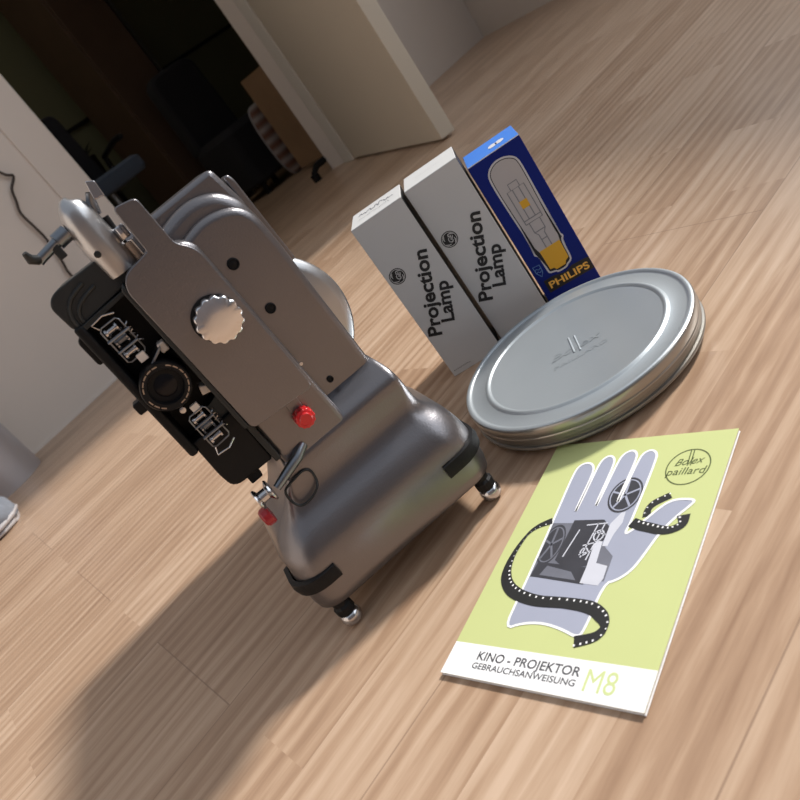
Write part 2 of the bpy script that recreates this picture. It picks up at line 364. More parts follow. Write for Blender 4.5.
tr = P('knob_collar', lathe([(15.8, -14.6), (15.8, -16.2)], 48, 'Y', (77.6, 0, 256.6)), M['black'])
# red knob on the front
rk = P('red_knob', scallop(7.6, .10, 12, -8, 5, 96), M['red'], angle=50); rk.location = (.0803, 0, .1595)
rk['label'] = 'bright red knob on the front'
P('knob_hub', lathe([(5.2, -8), (5, -9.6), (4.3, -10.2), (0, -10.2)], 32, 'Y'), M['red'], rk)
P('index_tab', slab(rpoly([(75, 166, 1), (85, 165.5, 1), (85.5, 177, 1), (75.5, 178.5, 1)]), 1, 5), M['silver'], bevel=.0006)
# screws sunk in the panel
for x, z, r in ((112, 271.5, 4.4), (112.9, 230.8, 4.0), (114.2, 160.2, 2.6)):
    s = P('panel_screw', lathe([(r, 24.6), (r, 22.6), (r*.82, 22.2), (r*.72, 23.2), (r*.2, 23.2), (0, 22.6)], 32, 'Y', (x, 0, z)), M['black'])
P('cover_screw', lathe([(1.4, 4), (1.4, 2.8), (0, 2.6)], 16, 'Y', (103.3, 0, 190)), M['chrome'])
# black film channel
P('channel_back', slab(rpoly([(3, 186), (47, 158), (47, 306), (3, 306)]), 24, 55), M['black'])
P('channel_wall', slab(rpoly([(2.5, 189, 3), (9, 189), (10.5, 304), (3.5, 304)]), -2, 55), M['black'], bevel=.002)
P('channel_floor', slab(rpoly([(9, 150, 9), (44, 149, 3), (45, 196), (8.5, 196), (7.5, 165, 4)]), 2, 26), M['black'], bevel=.0015)
P('channel_lug', slab(rpoly([(20, 142), (30, 142), (30, 151), (20, 151)]), 6, 16), M['black'], bevel=.001)
P('wall_lug', slab(rpoly([(-3, 234, 2), (4, 234), (4, 243), (-3, 243, 2)]), 0, 12), M['black'], bevel=.001)
P('wall_lug', slab(rpoly([(-.5, 276, 3), (4, 276), (4, 299), (-.5, 296, 3)]), 4, 18), M['black'], bevel=.001)
cap = P('channel_cap', slab(rpoly([(5, 302, 1), (48, 306), (58, 310), (58, 329, 2), (9, 329, 7), (2.5, 323, 4), (3.5, 306, 1)]), 2, 56), M['charcoal'], bevel=.003, seg=3)  # same silver as the body, its shade put into the charcoal colour
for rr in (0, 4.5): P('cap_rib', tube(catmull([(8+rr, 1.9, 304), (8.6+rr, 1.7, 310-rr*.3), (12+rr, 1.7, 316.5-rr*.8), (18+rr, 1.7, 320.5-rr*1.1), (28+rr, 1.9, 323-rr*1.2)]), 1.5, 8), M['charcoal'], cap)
P('channel_shelf', slab([(9, 299), (46, 302), (46, 305), (9, 303)], -1, 24), M['charcoal'], bevel=.0005)
# lens with its engraved ring
lens = P('lens_barrel', lathe([(16, 24), (17, 6), (17, -12), (16.2, -14), (12.2, -14), (11.8, -13), (11.4, -9), (0, -8.5)], 64, 'Y', (24, 0, 241.5)), M['black'], angle=40)
bm = bmesh.new()
for k in range(20):
    if k in (3, 9, 13, 14): continue
    ribbon([(24+14.6*math.cos(a), 241.5+14.6*math.sin(a)) for a in [2*PI*(k+t)/20 for t in (0.08, .3, .55, .84)]], .8, -14.25, 'xz', bm=bm)
P('lens_marks', bm, M['brass'], lens, smooth=False)
P('lens_glass', lathe([(8.5, -8.6), (6, -9.6), (3, -10.2), (0, -10.4)], 48, 'Y', (24, 0, 241.5)), mat('lens_glass', (.003, .003, .006), .25, spec=.3), lens)
P('gate_block', slab([(36.5, 258), (42, 258), (42, 265), (36.5, 265)], -6, 6), M['ivory'], bevel=.001)
P('gate_block', slab(rpoly([(37, 219), (46, 217), (46, 222, 1), (39, 226, 2)]), -4, 10), M['ivory'], bevel=.001)
P('gate_plate', slab([(26, 256), (38, 262), (38, 264), (26, 258)], -8, 20), M['steel'], bevel=.0004)
P('gate_screw', lathe([(2.2, 4), (2.2, -4), (0, -4.4)], 16, 'Y', (20.5, 0, 220)), M['chrome'])
P('aperture_box', slab(rpoly([(32, 186, 1), (45, 190, 1), (45, 212, 1), (32, 208, 1)]), 6, 24), mat('dark_teal', (.016, .028, .035), .45, var=.1), bevel=.001)
# sprockets with keepers
def sprocket(cx, cz, flip):
    s = flip
    a = P('film_sprocket', lathe([(4.5, -9), (5.4, -8.4), (5.4, -7), (3.6, -6.6), (3.6, -1), (5.4, -.6), (5.4, 1), (4, 1.6)], 32, 'X', (cx, 4, cz)), M['steel'])
    bm = bmesh.new()
    for hx in (-7.7, .2):
        for k in range(16): 
            t = 2*PI*k/16; box(bm, (cx+hx-.5)*MM, (cx+hx+.5)*MM, -.0004, .0004, .0052, .0064, Matrix.Translation((0, 4*MM, cz*MM)) @ Matrix.Rotation(t, 4, 'X'))
    P('sprocket_teeth', bm, M['chrome'], a, smooth=False)
    for q in (-1, 1):
        P('keeper_roller', lathe([(2.6, -9), (3.2, -8.6), (3.2, -7), (2, -6.6), (2, -1), (3.2, -.6), (3.2, .8), (2.6, 1.2)], 24, 'X', (cx, -3, cz+q*9)), M['chrome'], a)
    P('keeper_frame', tube([(cx-10, -5, cz-13), (cx-10, -6, cz+12), (cx-8, -6, cz+14), (cx+3, -6, cz+14), (cx+4.5, -6, cz+12), (cx+4.5, -5, cz-12), (cx+3, -5, cz-14), (cx-8, -5, cz-14.5)], .6, 8, closed=True), M['steel'], a)
    P('keeper_bar', tube([(cx-11, -7, cz+4*s), (cx+6, -7, cz+4*s)], 1.1, 8), M['steel'], a)
    P('keeper_bar', tube([(cx-10.5, -6.5, cz-5*s), (cx+5, -6.5, cz-5*s)], .9, 8), M['steel'], a)
    P('keeper_spring', tube([(cx+5+2*math.cos(t*.9), -2+2*math.sin(t*.9), cz-8+t*.75) for t in range(22)], .45, 6), M['chrome'], a)
    P('keeper_latch', slab(rpoly([(cx-4, cz-19*s, .5), (cx+2, cz-19*s, .5), (cx+2, cz-13*s, .5), (cx-4, cz-13*s, .5)]), -6, -2), M['ivory'], a, bevel=.0005)
    P('keeper_wire', tube([(cx-9, -7, cz+14*s), (cx-11, -8, cz+19*s), (cx-2, -8, cz+20*s), (cx+5, -7, cz+17*s)], .7, 8), M['chrome'], a)
sprocket(26, 281, 1); sprocket(29, 200, -1)
# reel arm on top
arm = P('reel_arm', tube([(53, 10, 314), (53, 9, 326), (53, 8, 338), (53, 8, 347)]+[(53+1.5*t+1.6*t*t, 7.5, 347+20*math.sin(t*PI/2)) for t in (.12, .25, .4, .55, .7, .82, .92, .98, 1)], [12.3, 12.3, 12.1, 11.6]+[max(.3, 11.4*math.cos(t*PI/2)**.62) for t in (.12, .25, .4, .55, .7, .82, .92, .98, 1)], 40), M['silver_light'], angle=75)
P('arm_screw', lathe([(2.3, 0), (2.3, -3.2), (1.5, -3.4), (0, -3.4)], 20, 'Y', (47.5, 0, 331)), M['charcoal'], arm)
sp = P('reel_spindle', tube([(42, 8, 352), (33, 6, 351), (33, 6, 351), (20, 4, 349), (17, 4, 348)], [5.5, 5.5, 3.6, 3.4, 3.2], 20), M['steel'], arm)
P('spindle_catch', slab(rpoly([(28, 341, 1), (33, 341, 1), (33, 350), (28, 350)]), 2, 6), M['charcoal'], sp, bevel=.0006)
P('spindle_tip', tube([(18, 3, 349), (15, -1, 352), (15, -3, 357)], [3, 3.2, 1.6], 12), M['charcoal'], sp)
P('axle_rod', tube([(63, 8, 318), (66, 8, 346)], 2.6, 16), M['black'])
P('axle_sleeve', lathe([(3.4, 0), (4, 1), (4, 8), (3.4, 9)], 24, 'Z', (68, 4, 328)), M['chrome'])
P('axle_sleeve', lathe([(2.6, 0), (3, 1), (3, 12), (2.6, 13)], 24, 'Z', (66.5, 4, 313)), M['brass'])
lt = P('arm_latch', tube([(63, 10, 350), (66, 9, 358), (69, 8, 362)], [3.5, 3.2, 3.0], 16), M['steel'])
P('latch_tab', slab(rpoly([(68, 357, 1), (75, 356, 1), (76, 366, 1), (71, 369, 1)]), 4, 12), M['chrome'], lt, bevel=.0008)
# film guide arm, roller and wire loop beside the column foot
ga = P('guide_arm', tube([(66, 6, 141), (57, 0, 138), (44, -3, 135), (32, -5, 132)], [4.5, 4.4, 3.8, 3.2], 20), M['steel'])
P('guide_roller', lathe([(8, 0), (8.6, .8), (8, 2), (5, 3.4), (4.8, 9), (8, 11), (9, 11.8), (8.4, 13)], 32, 'X', (15.5, -5, 134)), M['chrome'], ga, angle=50)
P('guide_loop', tube(catmull([(35, 0, 124), (46, 1, 126), (54, 2, 126), (58, 2, 122), (57, 0, 114), (53, -3, 110), (44, -4, 107), (36, -3, 108), (33, -1, 115)], 5, True), 1.0, 8, closed=True), M['charcoal'], ga)
sr = P('side_knob', lathe([(7.5, 0), (7.8, 2), (7.4, 6), (6, 8), (0, 8.5)], 12, 'X', (0, 0, 0)), M['darkred'], smooth=False, bevel=.0008)
sr.location = (.0165, .000, .1180); sr.rotation_euler = (0, 0, PI); sr['label'] = 'dark red knob on the left flank'
# rubber bumpers wrapping the base corners
def bumper(x0, x1, side):
    pts = []
    r = 24
    if side < 0: path = [(x1, -15.6), (14, -15.6)] + [(16+(-1)*r*math.sin(t), 8.4-r*math.cos(t)) for t in [PI/2*k/8 for k in range(9)]] + [(-8.0, 30)]
    else: path = [(x0, -15.6), (150, -15.6)] + [(150+r*math.sin(t), 8.4-r*math.cos(t)) for t in [PI/2*k/8 for k in range(9)]] + [(174.0, 30)]
    bm = bmesh.new(); rows = []
    for i, (x, y) in enumerate(path):
        a = Vector(path[max(i-1, 0)]); b = Vector(path[min(i+1, len(path)-1)]); d = (b-a).normalized(); nn = Vector((d.y, -d.x))*(-side)
        if nn.dot(Vector((x-83, y-50))) < 0: nn = -nn
        z0, z1 = 48, 61
        q = [(x-nn.x*1, y-nn.y*1, z0), (x+nn.x*3.0, y+nn.y*3.0, z0+1), (x+nn.x*4, y+nn.y*4, (z0+z1)/2), (x+nn.x*3.0, y+nn.y*3.0, z1-1), (x-nn.x*1, y-nn.y*1, z1)]
        rows.append([bm.verts.new(Vector(p_)*MM) for p_ in q])
    for A, B in zip(rows, rows[1:]):
        for i in range(5): bm.faces.new((A[i], A[(i+1) % 5], B[(i+1) % 5], B[i]))
    bm.faces.new(rows[0][::-1]); bm.faces.new(rows[-1]); return bm
P('bumper', bumper(0, 26, -1), M['rubber'], angle=30); P('bumper', bumper(136, 0, 1), M['rubber'], angle=30)
for x, y in ((8, -3), (157, -3), (8, 104), (157, 104)):
    f = P('foot', lathe([(0, 0.2), (4.5, .6), (8, 3), (9.2, 7), (8.4, 11), (6, 13.5)], 32, 'Z', (x, y, 0)), M['chrome'], angle=60)
    P('foot_collar', lathe([(5.6, 12.5), (8.2, 13.5), (8.2, 20), (6.5, 22), (6.5, 27)], 10, 'Z', (x, y, 0)), M['rubber'], f, smooth=False, bevel=.0006)

# ------------------------------------------------------------------ film can
can = thing('film_can', 'round grey metal film can with ringed embossed lid, beside the lamp boxes', 'film can', (.1524, .5931, 0))
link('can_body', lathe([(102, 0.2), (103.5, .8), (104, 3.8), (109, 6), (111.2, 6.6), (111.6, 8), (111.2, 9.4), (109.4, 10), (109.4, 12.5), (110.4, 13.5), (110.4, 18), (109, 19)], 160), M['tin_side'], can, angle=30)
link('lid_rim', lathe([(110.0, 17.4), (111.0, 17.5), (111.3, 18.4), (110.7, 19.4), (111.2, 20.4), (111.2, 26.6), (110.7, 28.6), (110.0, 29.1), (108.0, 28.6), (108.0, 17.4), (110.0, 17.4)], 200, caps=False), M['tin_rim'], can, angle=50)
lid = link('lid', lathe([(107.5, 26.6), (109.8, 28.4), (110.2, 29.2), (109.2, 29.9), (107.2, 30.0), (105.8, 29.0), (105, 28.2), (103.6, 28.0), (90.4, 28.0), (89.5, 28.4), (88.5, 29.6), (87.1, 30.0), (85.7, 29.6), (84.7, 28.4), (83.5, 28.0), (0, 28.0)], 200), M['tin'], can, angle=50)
# embossed lettering
ld = Vector((.1691-.1308, .5816-.5896)); ld = Vector((.955, -.297))
lo = Vector((-23, -8))
def emb(name, bm): link(name, bm, M['tin'], lid, smooth=False)
u = Vector((-ld.y, ld.x)); c0 = Vector((0, -8))
bm = bmesh.new()
def rel(a, b): q = c0 + ld*a + u*b; return (q.x, q.y, 28.0)
for a, b, b2 in ((-3, -6, 24), (2.6, -8, 22)): tube([rel(a, b), rel(a+.4, b2)], 1.0, 8, bm)
emb('embossed_bars', bm)
text('embossed_name', 'Bolex', M['tin'], lid, rel(-25, -3)[:2], ld, 50, 10, 28.4, 'xy', 0, .3)
text('embossed_line', 'PAILLARD', M['tin'], lid, rel(-25, -18)[:2], ld, 52, 5, 28.3, 'xy')

# ------------------------------------------------------------------ lamp boxes
def carton(name, label, loc, rz, w, d, h, front, top, group=None):
    r = thing(name, label, 'box', loc, rz, group)
    bm = box(bmesh.new(), 0, w*MM, 0, d*MM, 0, (h-.6)*MM)
    link('carton', bm, front, r, smooth=False, bevel=.0006, seg=2)
    if front is M['card']: link('side_print', box(bmesh.new(), w*MM, (w+.25)*MM, .3*MM, (d-.3)*MM, .5*MM, (h-1)*MM), M['ink'], r, smooth=False)
    tp = link('top_flap', box(bmesh.new(), .2*MM, (w-.2)*MM, .2*MM, (d-.2)*MM, (h-.6)*MM, h*MM), top, r, smooth=False, bevel=.0002, seg=1)
    return r
def ge_print(r, w, tw):
    D = (.388, .9217)
    text('print_name', 'Projection', M['ink'], r, (15.6, 51), D, 97, 14.2, -.25, off=.03)
    text('print_name', 'Lamp', M['ink'], r, (35.5, 57.5), D, 46, 13.6, -.25, off=.03)
    # round monogram
    lg = link('monogram', flat([(12.4+8.9*math.cos(2*PI*k/48), 132.6+8.9*math.sin(2*PI*k/48)) for k in range(48)], -.2, 'xz'), M['ink'], r, smooth=False)
    bm = bmesh.new(); C_ = Vector((12.4, 132.6))
    ribbon([C_+Vector((7.6*math.cos(2*PI*k/40), 7.6*math.sin(2*PI*k/40))) for k in range(40)], .6, -.35, 'xz', True, bm)
    for q in range(4):
        a0 = q*PI/2+.5
        ribbon([C_+Vector(((6.9-1.7*t)*math.cos(a0+t*1.0), (6.9-1.7*t)*math.sin(a0+t*1.0))) for t in (0, .2, .4, .6, .8, 1)], [.3, .8, 1.0, .9, .7, .3], -.35, 'xz', bm=bm)
    link('monogram_ring', bm, M['card'], lg, smooth=False)
    text('monogram_letters', 'GE', M['card'], lg, (12.8+1.6, 132.6-4.8), D, 9, 5.0, -.35, off=.01, shear=.3)
    bm = bmesh.new()
    for k in range(9):   # tiny illegible line at the foot
        x = 3+k*2.4; ribbon([(x, 6+.3*(k % 2)), (x+.8, 7.2), (x+1.7, 6.2)], .45, -.25, 'xz', bm=bm)
    link('small_print', bm, M['ink'], r, smooth=False)
g1 = carton('lamp_box', 'white projection lamp carton with scribbled top, leftmost of the three upright boxes', (.0646, .7583, 0), -.2644, 61, 63, 198.5, M['card'], M['card'], 'white projection lamp cartons')
g2 = carton('lamp_box', 'white projection lamp carton standing between the other white carton and the blue box', (.1299, .7496, 0), -.2874, 61, 63, 198.5, M['card'], M['card'], 'white projection lamp cartons')
ge_print(g1, 61, 1); ge_print(g2, 61, 0)
bm = bmesh.new()
random.seed(11)
for row, (y, n) in enumerate(((40, 9), (22, 8))):
    pts = []
    for k in range(n*3): pts.append((8+k*1.7, y+random.uniform(-7, 7)*(1 if row == 0 else .35)))
    ribbon(catmull(pts, 3), 1.5 if row == 0 else .7, 198.75, 'xy', bm=bm)
link('scribble', bm, M['ink_grey'], g1, smooth=False)
bm = bmesh.new(); ribbon(catmull([(14+k*2.2, 30+random.uniform(-1.2, 1.2)) for k in range(14)], 3), .5, 198.75, 'xy', bm=bm)
link('faint_marks', bm, mat('faint_ink', (.42, .42, .46), .6), g2, smooth=False)

b1 = carton('lamp_box', 'dark blue lamp carton with a large printed bulb and yellow lettering', (.1926, .7338, 0), -.2899, 58.6, 59.3, 182, M['card_blue'], M['card_sky'])
BO = [(41.3, 168.9), (46.2, 163.8), (46.9, 152.5), (45.9, 120.1), (44.4, 74), (47.5, 69.5), (43.6, 66.5), (43.2, 45), (41.0, 41.5), (36.7, 40), (34.5, 37.6), (24.5, 37.6), (23, 40), (16.4, 41.3), (15.4, 44), (15.6, 64.0), (11.2, 66.8), (14.8, 73.2), (13.0, 107.9), (11.8, 157.5), (15.0, 167.0), (24.0, 172.5), (34, 172.3)]
def smooth(p, n=2):
    for _ in range(n):
        p = [q for i in range(len(p)) for a, b in [(Vector(p[i][:2]), Vector(p[(i+1) % len(p)][:2]))] for q in (a*.75+b*.25, a*.25+b*.75)]
    return p
def inset(p, d):
    p = [Vector(q) for q in p]; n = len(p); ar = sum(p[i-1].x*p[i].y-p[i].x*p[i-1].y for i in range(n)); sg = 1 if ar > 0 else -1; out = []
    for i in range(n):
        t = (p[(i+1) % n]-p[i-1]).normalized(); out.append(p[i]+Vector((-t.y, t.x))*d*sg)
    return out
BO[4:4] = [(44.6, 90)]
BS = inset(smooth(BO, 2), -.7)
link('bulb_picture', flat(BS, -.15, 'xz'), M['ink_white'], b1, smooth=False)
link('bulb_line', flat(inset(BS, 1.9), -.25, 'xz'), M['ink'], b1, smooth=False)
IN = inset(BS, 2.7)
gl = [q for q in IN if q.y > 73]
k0 = max(range(len(gl)), key=lambda i: (gl[i]-gl[i-1]).length)
gl = gl[k0:]+gl[:k0]
link('bulb_glass', flat([(18.2, 66)]+gl+[(41.6, 66)], -.35, 'xz'), M['bulb_fill'], b1, smooth=False)
link('bulb_base', flat([(41.6, 67.8), (41.0, 46.4), (36.8, 44.4), (35, 41.2), (24.5, 41.2), (22.6, 44.2), (18.6, 44.8), (18.2, 67.8)], -.45, 'xz'), M['yellow'], b1, smooth=False)
bm = bmesh.new()
for a in ([(20.5, 100), (20.5, 139), (39.5, 139), (39.5, 100), (20.5, 100)], [(25, 139), (25, 146), (35, 146), (35, 139)], [(26.5, 139), (26.5, 104), (33.5, 104), (33.5, 139)], [(20.5, 100), (24, 100), (24, 88), (26.5, 84), (26.5, 68)], [(39.5, 100), (36, 100), (36, 88), (33, 84), (33, 68)], [(24, 88), (36, 88)], [(26.5, 78), (33, 78)], [(21, 104), (39, 104)]): ribbon(a, 1.1, -.45, 'xz', bm=bm)
link('filament_wires', bm, M['ink_grey'], b1, smooth=False)
link('filament', flat([(26, 116), (34.5, 116), (34.5, 119), (34.5, 124.5), (26, 124.5)], -.55, 'xz'), M['yellow'], b1, smooth=False)
link('name_band', flat([(6, 37), (6, 21.5), (58.3, 20.5), (58.3, 35), (40, 36.5), (30, 33.5), (18, 37)], -.15, 'xz'), M['ink'], b1, smooth=False)
text('print_name', 'PHILIPS', M['orange'], b1, (9.2, 25.4), (1, -.045), 45.5, 7.6, -.3, off=.022)
bm = bmesh.new(); ribbon([(3.6, 56.5), (11, 55.5), (10.6, 47.5), (7.4, 42.4), (4, 48.5)], .9, -.2, 'xz', True, bm)
ribbon([(4, 51.5), (6, 53), (8, 51), (10.5, 52)], .8, -.2, 'xz', bm=bm); ribbon([(4.4, 48), (6, 49.5), (8, 47.6), (10, 48.6)], .8, -.2, 'xz', bm=bm)
link('shield_emblem', bm, M['shield'], b1, smooth=False)
bm = bmesh.new()
for cx in (32, 40): 
    vv = [bm.verts.new(((cx+5*math.cos(t))*MM, (24+7*math.sin(t))*MM, 182.25*MM)) for t in [2*PI*k/20 for k in range(20)]]; bm.faces.new(vv)
link('top_emblem', bm, M['ink_white'], b1, smooth=False)
link('fold_edge', box(bmesh.new(), 0, 58.6*MM, -.12*MM, .3*MM, 181.2*MM, 182.05*MM), M['ink_white'], b1, smooth=False)

# ------------------------------------------------------------------ booklet
bk = thing('booklet', 'lime green instruction booklet with a lilac hand and film strip on its cover', 'booklet', (-.0880, .3885, 0), -.9183)
BW, BL = 147.2, 211.1
link('pages', box(bmesh.new(), .3*MM, (BW-.4)*MM, .4*MM, (BL-.4)*MM, .9*MM, 3.0*MM), M['paper'], bk, smooth=False)
cvr = link('cover', box(bmesh.new(), 0, BW*MM, 0, BL*MM, 3.0*MM, 3.3*MM), M['green'], bk, smooth=False)
link('back_cover', box(bmesh.new(), 0, BW*MM, 0, BL*MM, .5*MM, .9*MM), M['paper'], bk, smooth=False)
Z0 = 3.36
link('white_band', flat([(0, 0), (BW, 0), (BW, 24.9), (0, 23.9)], Z0, 'xy'), M['cover_white'], cvr, smooth=False)
HAND = [(34.5, 37.5), (34.0, 62.6), (33.4, 87.9), (31.9, 130.9), (29.6, 177.2), (31.5, 185.5), (37.6, 188.5), (44, 185.5), (47.2, 177.2), (46.8, 139.1), (48.2, 139.1), (48.6, 182.3), (50, 190.8), (54.8, 194.4), (60.0, 191.2), (62, 184.0), (61.6, 144.1), (63.2, 144.1), (64.2, 186.0), (66, 194.3), (71.8, 198.4), (77, 195.2), (79, 188.0), (77.8, 147.2), (79.4, 147.2), (80.8, 186.0), (82.6, 194.1), (88, 197.1), (93.2, 193.5), (95.0, 186.5), (95.2, 128.3), (94.0, 121), (94.9, 118.5), (98.5, 121.9), (104.6, 130.4), (111.9, 141.1), (117.8, 146.8), (125.3, 148.3), (135.2, 147.2), (131.4, 141.0), (124.9, 132.3), (118.5, 120.0), (114.5, 105.7), (109.6, 89.9), (102.1, 81.7), (93.6, 78.2), (93.6, 42.6), (89.9, 38.3), (78.3, 42.5), (61.9, 45.5), (46.6, 43.5)]
HAND = smooth(HAND)
link('hand_picture', flat(HAND, Z0+.05), M['hand'], cvr, smooth=False)
link('hand_outline', ribbon(HAND, 1.9, Z0+.22, closed=True), M['cover_white'], cvr, smooth=False)
# photo of a projector printed inside the hand
def disc(cx, cy, rx, ry, n=32): return [(cx+rx*math.cos(2*PI*k/n), cy+ry*math.sin(2*PI*k/n)) for k in range(n)]
def pr(name, pts, m, z): link(name, flat(pts, Z0+z), m, cvr, smooth=False)
pr('photo_shade', [(32.5, 128), (60, 128), (92, 100), (93, 80), (34.8, 80)], M['ph_mid'], .08)
for (cx, cy, rx, ry) in ((82, 153.5, 12.6, 16.5), (40, 108.5, 9.5, 18)):
    x1_ = [(max(33.2, min(94.4, x)), y) for x, y in disc(cx, cy, rx, ry)]
    pr('photo_reel', x1_, M['ph_dark'], .10)
    bm = bmesh.new(); ribbon([(max(33.6, min(94, x)), y) for x, y in disc(cx, cy, rx*.86, ry*.86)], 1.0, Z0+.13, 'xy', True, bm)
    for k in range(5):
        a = 2*PI*k/5+.4; ribbon([(cx, cy), (max(34, cx+rx*.82*math.cos(a)), cy+ry*.82*math.sin(a))], 1.6, Z0+.13, 'xy', bm=bm)
    link('reel_spokes', bm, M['ph_mid'] if cx < 50 else M['hand'], cvr, smooth=False)
pr('photo_body', [(50, 130.5), (74, 131), (81, 124), (79, 92), (60, 88), (49, 95)], M['ph_dark'], .14)
pr('photo_base', [(35, 80.5), (36, 93), (62, 91), (79, 90), (79, 76.5)], M['ph_dark'], .15)
pr('photo_plinth', [(42, 82), (45, 90), (66, 86), (72, 79.5)], M['ph_mid'], .16)
pr('photo_column', [(74, 112), (80, 112), (82, 94), (91, 92), (91.8, 82), (90, 76.5), (76, 77.5), (76, 90)], M['ph_light'], .17)
pr('photo_arm', [(80, 127), (85, 137), (88, 138), (89, 128), (86, 118), (85, 108), (81, 108)], M['ph_light'], .16)
bm = bmesh.new()
for a in ([(54, 98), (58, 122)], [(68, 98), (71, 128)], [(73, 96), (76, 127)], [(62, 126), (78, 128)], [(66, 108), (78, 112)], [(70, 120), (80, 118)], [(66, 100), (74, 104)], [(77, 78), (91, 80)]): ribbon(a, 1.0, Z0+.19, 'xy', bm=bm)
ribbon(disc(75, 117, 3.6, 4.5, 20), 1.1, Z0+.19, 'xy', True, bm); ribbon(disc(69, 103, 2.6, 3, 16), 1.0, Z0+.19, 'xy', True, bm)
link('photo_details', bm, M['ph_light'], cvr, smooth=False)
# film strip winding round the hand
def strip(pts, ws, z, up):
    P_ = catmull([(a, b) for a, b in pts], 8); n = len(P_); W_ = []
    for i in range(n):
        t = i/(n-1)*(len(ws)-1); k = min(int(t), len(ws)-2); W_.append(ws[k]*(1-(t-k))+ws[k+1]*(t-k))
    link('film_strip', ribbon(P_, W_, z), M['film'], cvr, smooth=False)
    bm = bmesh.new(); acc = 0
    for i in range(1, n):
        acc += (P_[i]-P_[i-1]).length
        if acc > 3.6:
            acc = 0; d = (P_[i]-P_[i-1]).normalized(); nn = Vector((-d.y, d.x))*up; c = P_[i]+nn*W_[i]*.30; s = min(.75, W_[i]*.1)
            q = [c+d*s*.8+nn*s, c-d*s*.8+nn*s, c-d*s*.8-nn*s, c+d*s*.8-nn*s]
            bm.faces.new([bm.verts.new((v.x*MM, v.y*MM, (z+.04)*MM)) for v in q])
    link('perforations', bm, M['cover_white'], cvr, smooth=False)
strip([(31.2, 130.1), (20.9, 124.8), (14.5, 116), (11.2, 97.1), (14.5, 79.3), (26.5, 67.4), (47.5, 61.6), (72.4, 61.6), (90.8, 60.0), (101.3, 54.4), (105.6, 47.4), (101.8, 40.2), (89.7, 35.1)], [6.5, 4, 2.2, 4.5, 8.5, 9.5, 9, 8.5, 9.5, 9, 5, 7, 8.5], Z0+.26, 1)
strip([(95.8, 128.5), (103, 125.6), (110.4, 123.8), (118, 122), (125.5, 122.4), (131.3, 127), (130.2, 134.5)], [8, 8, 8, 7.5, 6, 6, 9], Z0+.26, 1)
strip([(104.8, 133), (103.9, 139.5), (107, 145.4), (116.3, 151.8)], [6, 5, 6, 6], Z0+.03, 1)
# lettering
M['title_ink'] = mat('title_ink', (.075, .075, .085), .6)
text('title', 'KINO - PROJEKTOR', M['title_ink'], cvr, (24.1, 13.3), (1, .004), 78, 5.9, Z0+.1, 'xy', .014)
text('subtitle', 'GEBRAUCHSANWEISUNG', M['title_ink'], cvr, (23.2, 6.9), (1, .004), 78, 4.1, Z0+.1, 'xy', .012)
text('model_number', 'M8', M['green_pale'], cvr, (106.8, 5.6), (1, .01), 20, 14, Z0+.1, 'xy', 0)
LC = (120.7, 177.5)
bm = bmesh.new()
lr = [(LC[0]+15.2*math.cos(t), LC[1]+16.4*math.sin(t)) for t in [2*PI*k/48 for k in range(48)]]
ribbon(lr, .9, Z0+.1, 'xy', True, bm); link('emblem_ring', bm, M['olive_ink'], cvr, smooth=False)
bm = bmesh.new()
for dx in (-1.1, 1.1): ribbon([(LC[0]+dx-.5, LC[1]+16), (LC[0]+dx+.3, LC[1]+1)], .8, Z0+.1, 'xy', bm=bm)
link('emblem_bars', bm, M['olive_ink'], cvr, smooth=False)
text('emblem_name', 'Bolex', M['olive_ink'], cvr, (LC[0]-10, LC[1]+1), (1, .12), 21, 6.2, Z0+.1, 'xy', 0, .5)
text('emblem_word', 'paillard', M['olive_ink'], cvr, (LC[0]-14, LC[1]-7.6), (1, .04), 28, 6.4, Z0+.1, 'xy', 0, .2)

# ------------------------------------------------------------------ things by the wall
bn = thing('waste_bin', 'plain grey metal cylinder bin against the white wall', 'bin', (-.916, 1.885, 0))
link('bin_body', lathe([(.099, .0), (.1, .004), (.1, .40), (.098, .405), (.094, .402), (.094, .02), (0, .018)], 64, mm=False), M['bin'], bn, angle=40)
link('bin_rim', lathe([(.1005, .38), (.102, .383), (.102, .395), (.1005, .398)], 64, mm=False), M['bin'], bn)
sh = thing('shoe', 'grey and white rounded trainer toe lying in front of the metal bin', 'shoe', (-.925, 1.525, 0), .1)
def shoe_loft(secs, m, name, parent):
    bm = bmesh.new(); rings = []
    for x, w, z0, z1, cy in secs:
        w *= 1.3; z1 *= 1.15
        rings.append([bm.verts.new((x, cy+w*math.cos(a), (z0+z1)/2+(z1-z0)/2*math.copysign(abs(math.sin(a))**.7, math.sin(a)))) for a in [2*PI*k/20 for k in range(20)]])
    for A, B in zip(rings, rings[1:]):
        for i in range(20): bm.faces.new((A[i], A[(i+1) % 20], B[(i+1) % 20], B[i]))
    bm.faces.new(rings[0][::-1]); bm.faces.new(rings[-1]); return link(name, bm, m, parent, angle=70)
shoe_loft([(-.14, .035, .012, .10, 0), (-.08, .042, .012, .11, 0), (0, .048, .012, .09, 0), (.05, .052, .012, .085, 0), (.09, .051, .010, .074, 0), (.125, .045, .008, .064, 0), (.144, .032, .008, .050, 0), (.154, .014, .012, .032, 0)], M['cloth'], 'shoe_upper', sh)
shoe_loft([(-.15, .03, 0, .013, 0), (-.14, .042, 0, .013, 0), (-.05, .046, 0, .013, 0), (.05, .056, 0, .013, 0), (.1, .053, 0, .013, 0), (.13, .04, 0, .013, 0), (.146, .02, 0, .013, 0)], M['sole'], 'sole', sh)
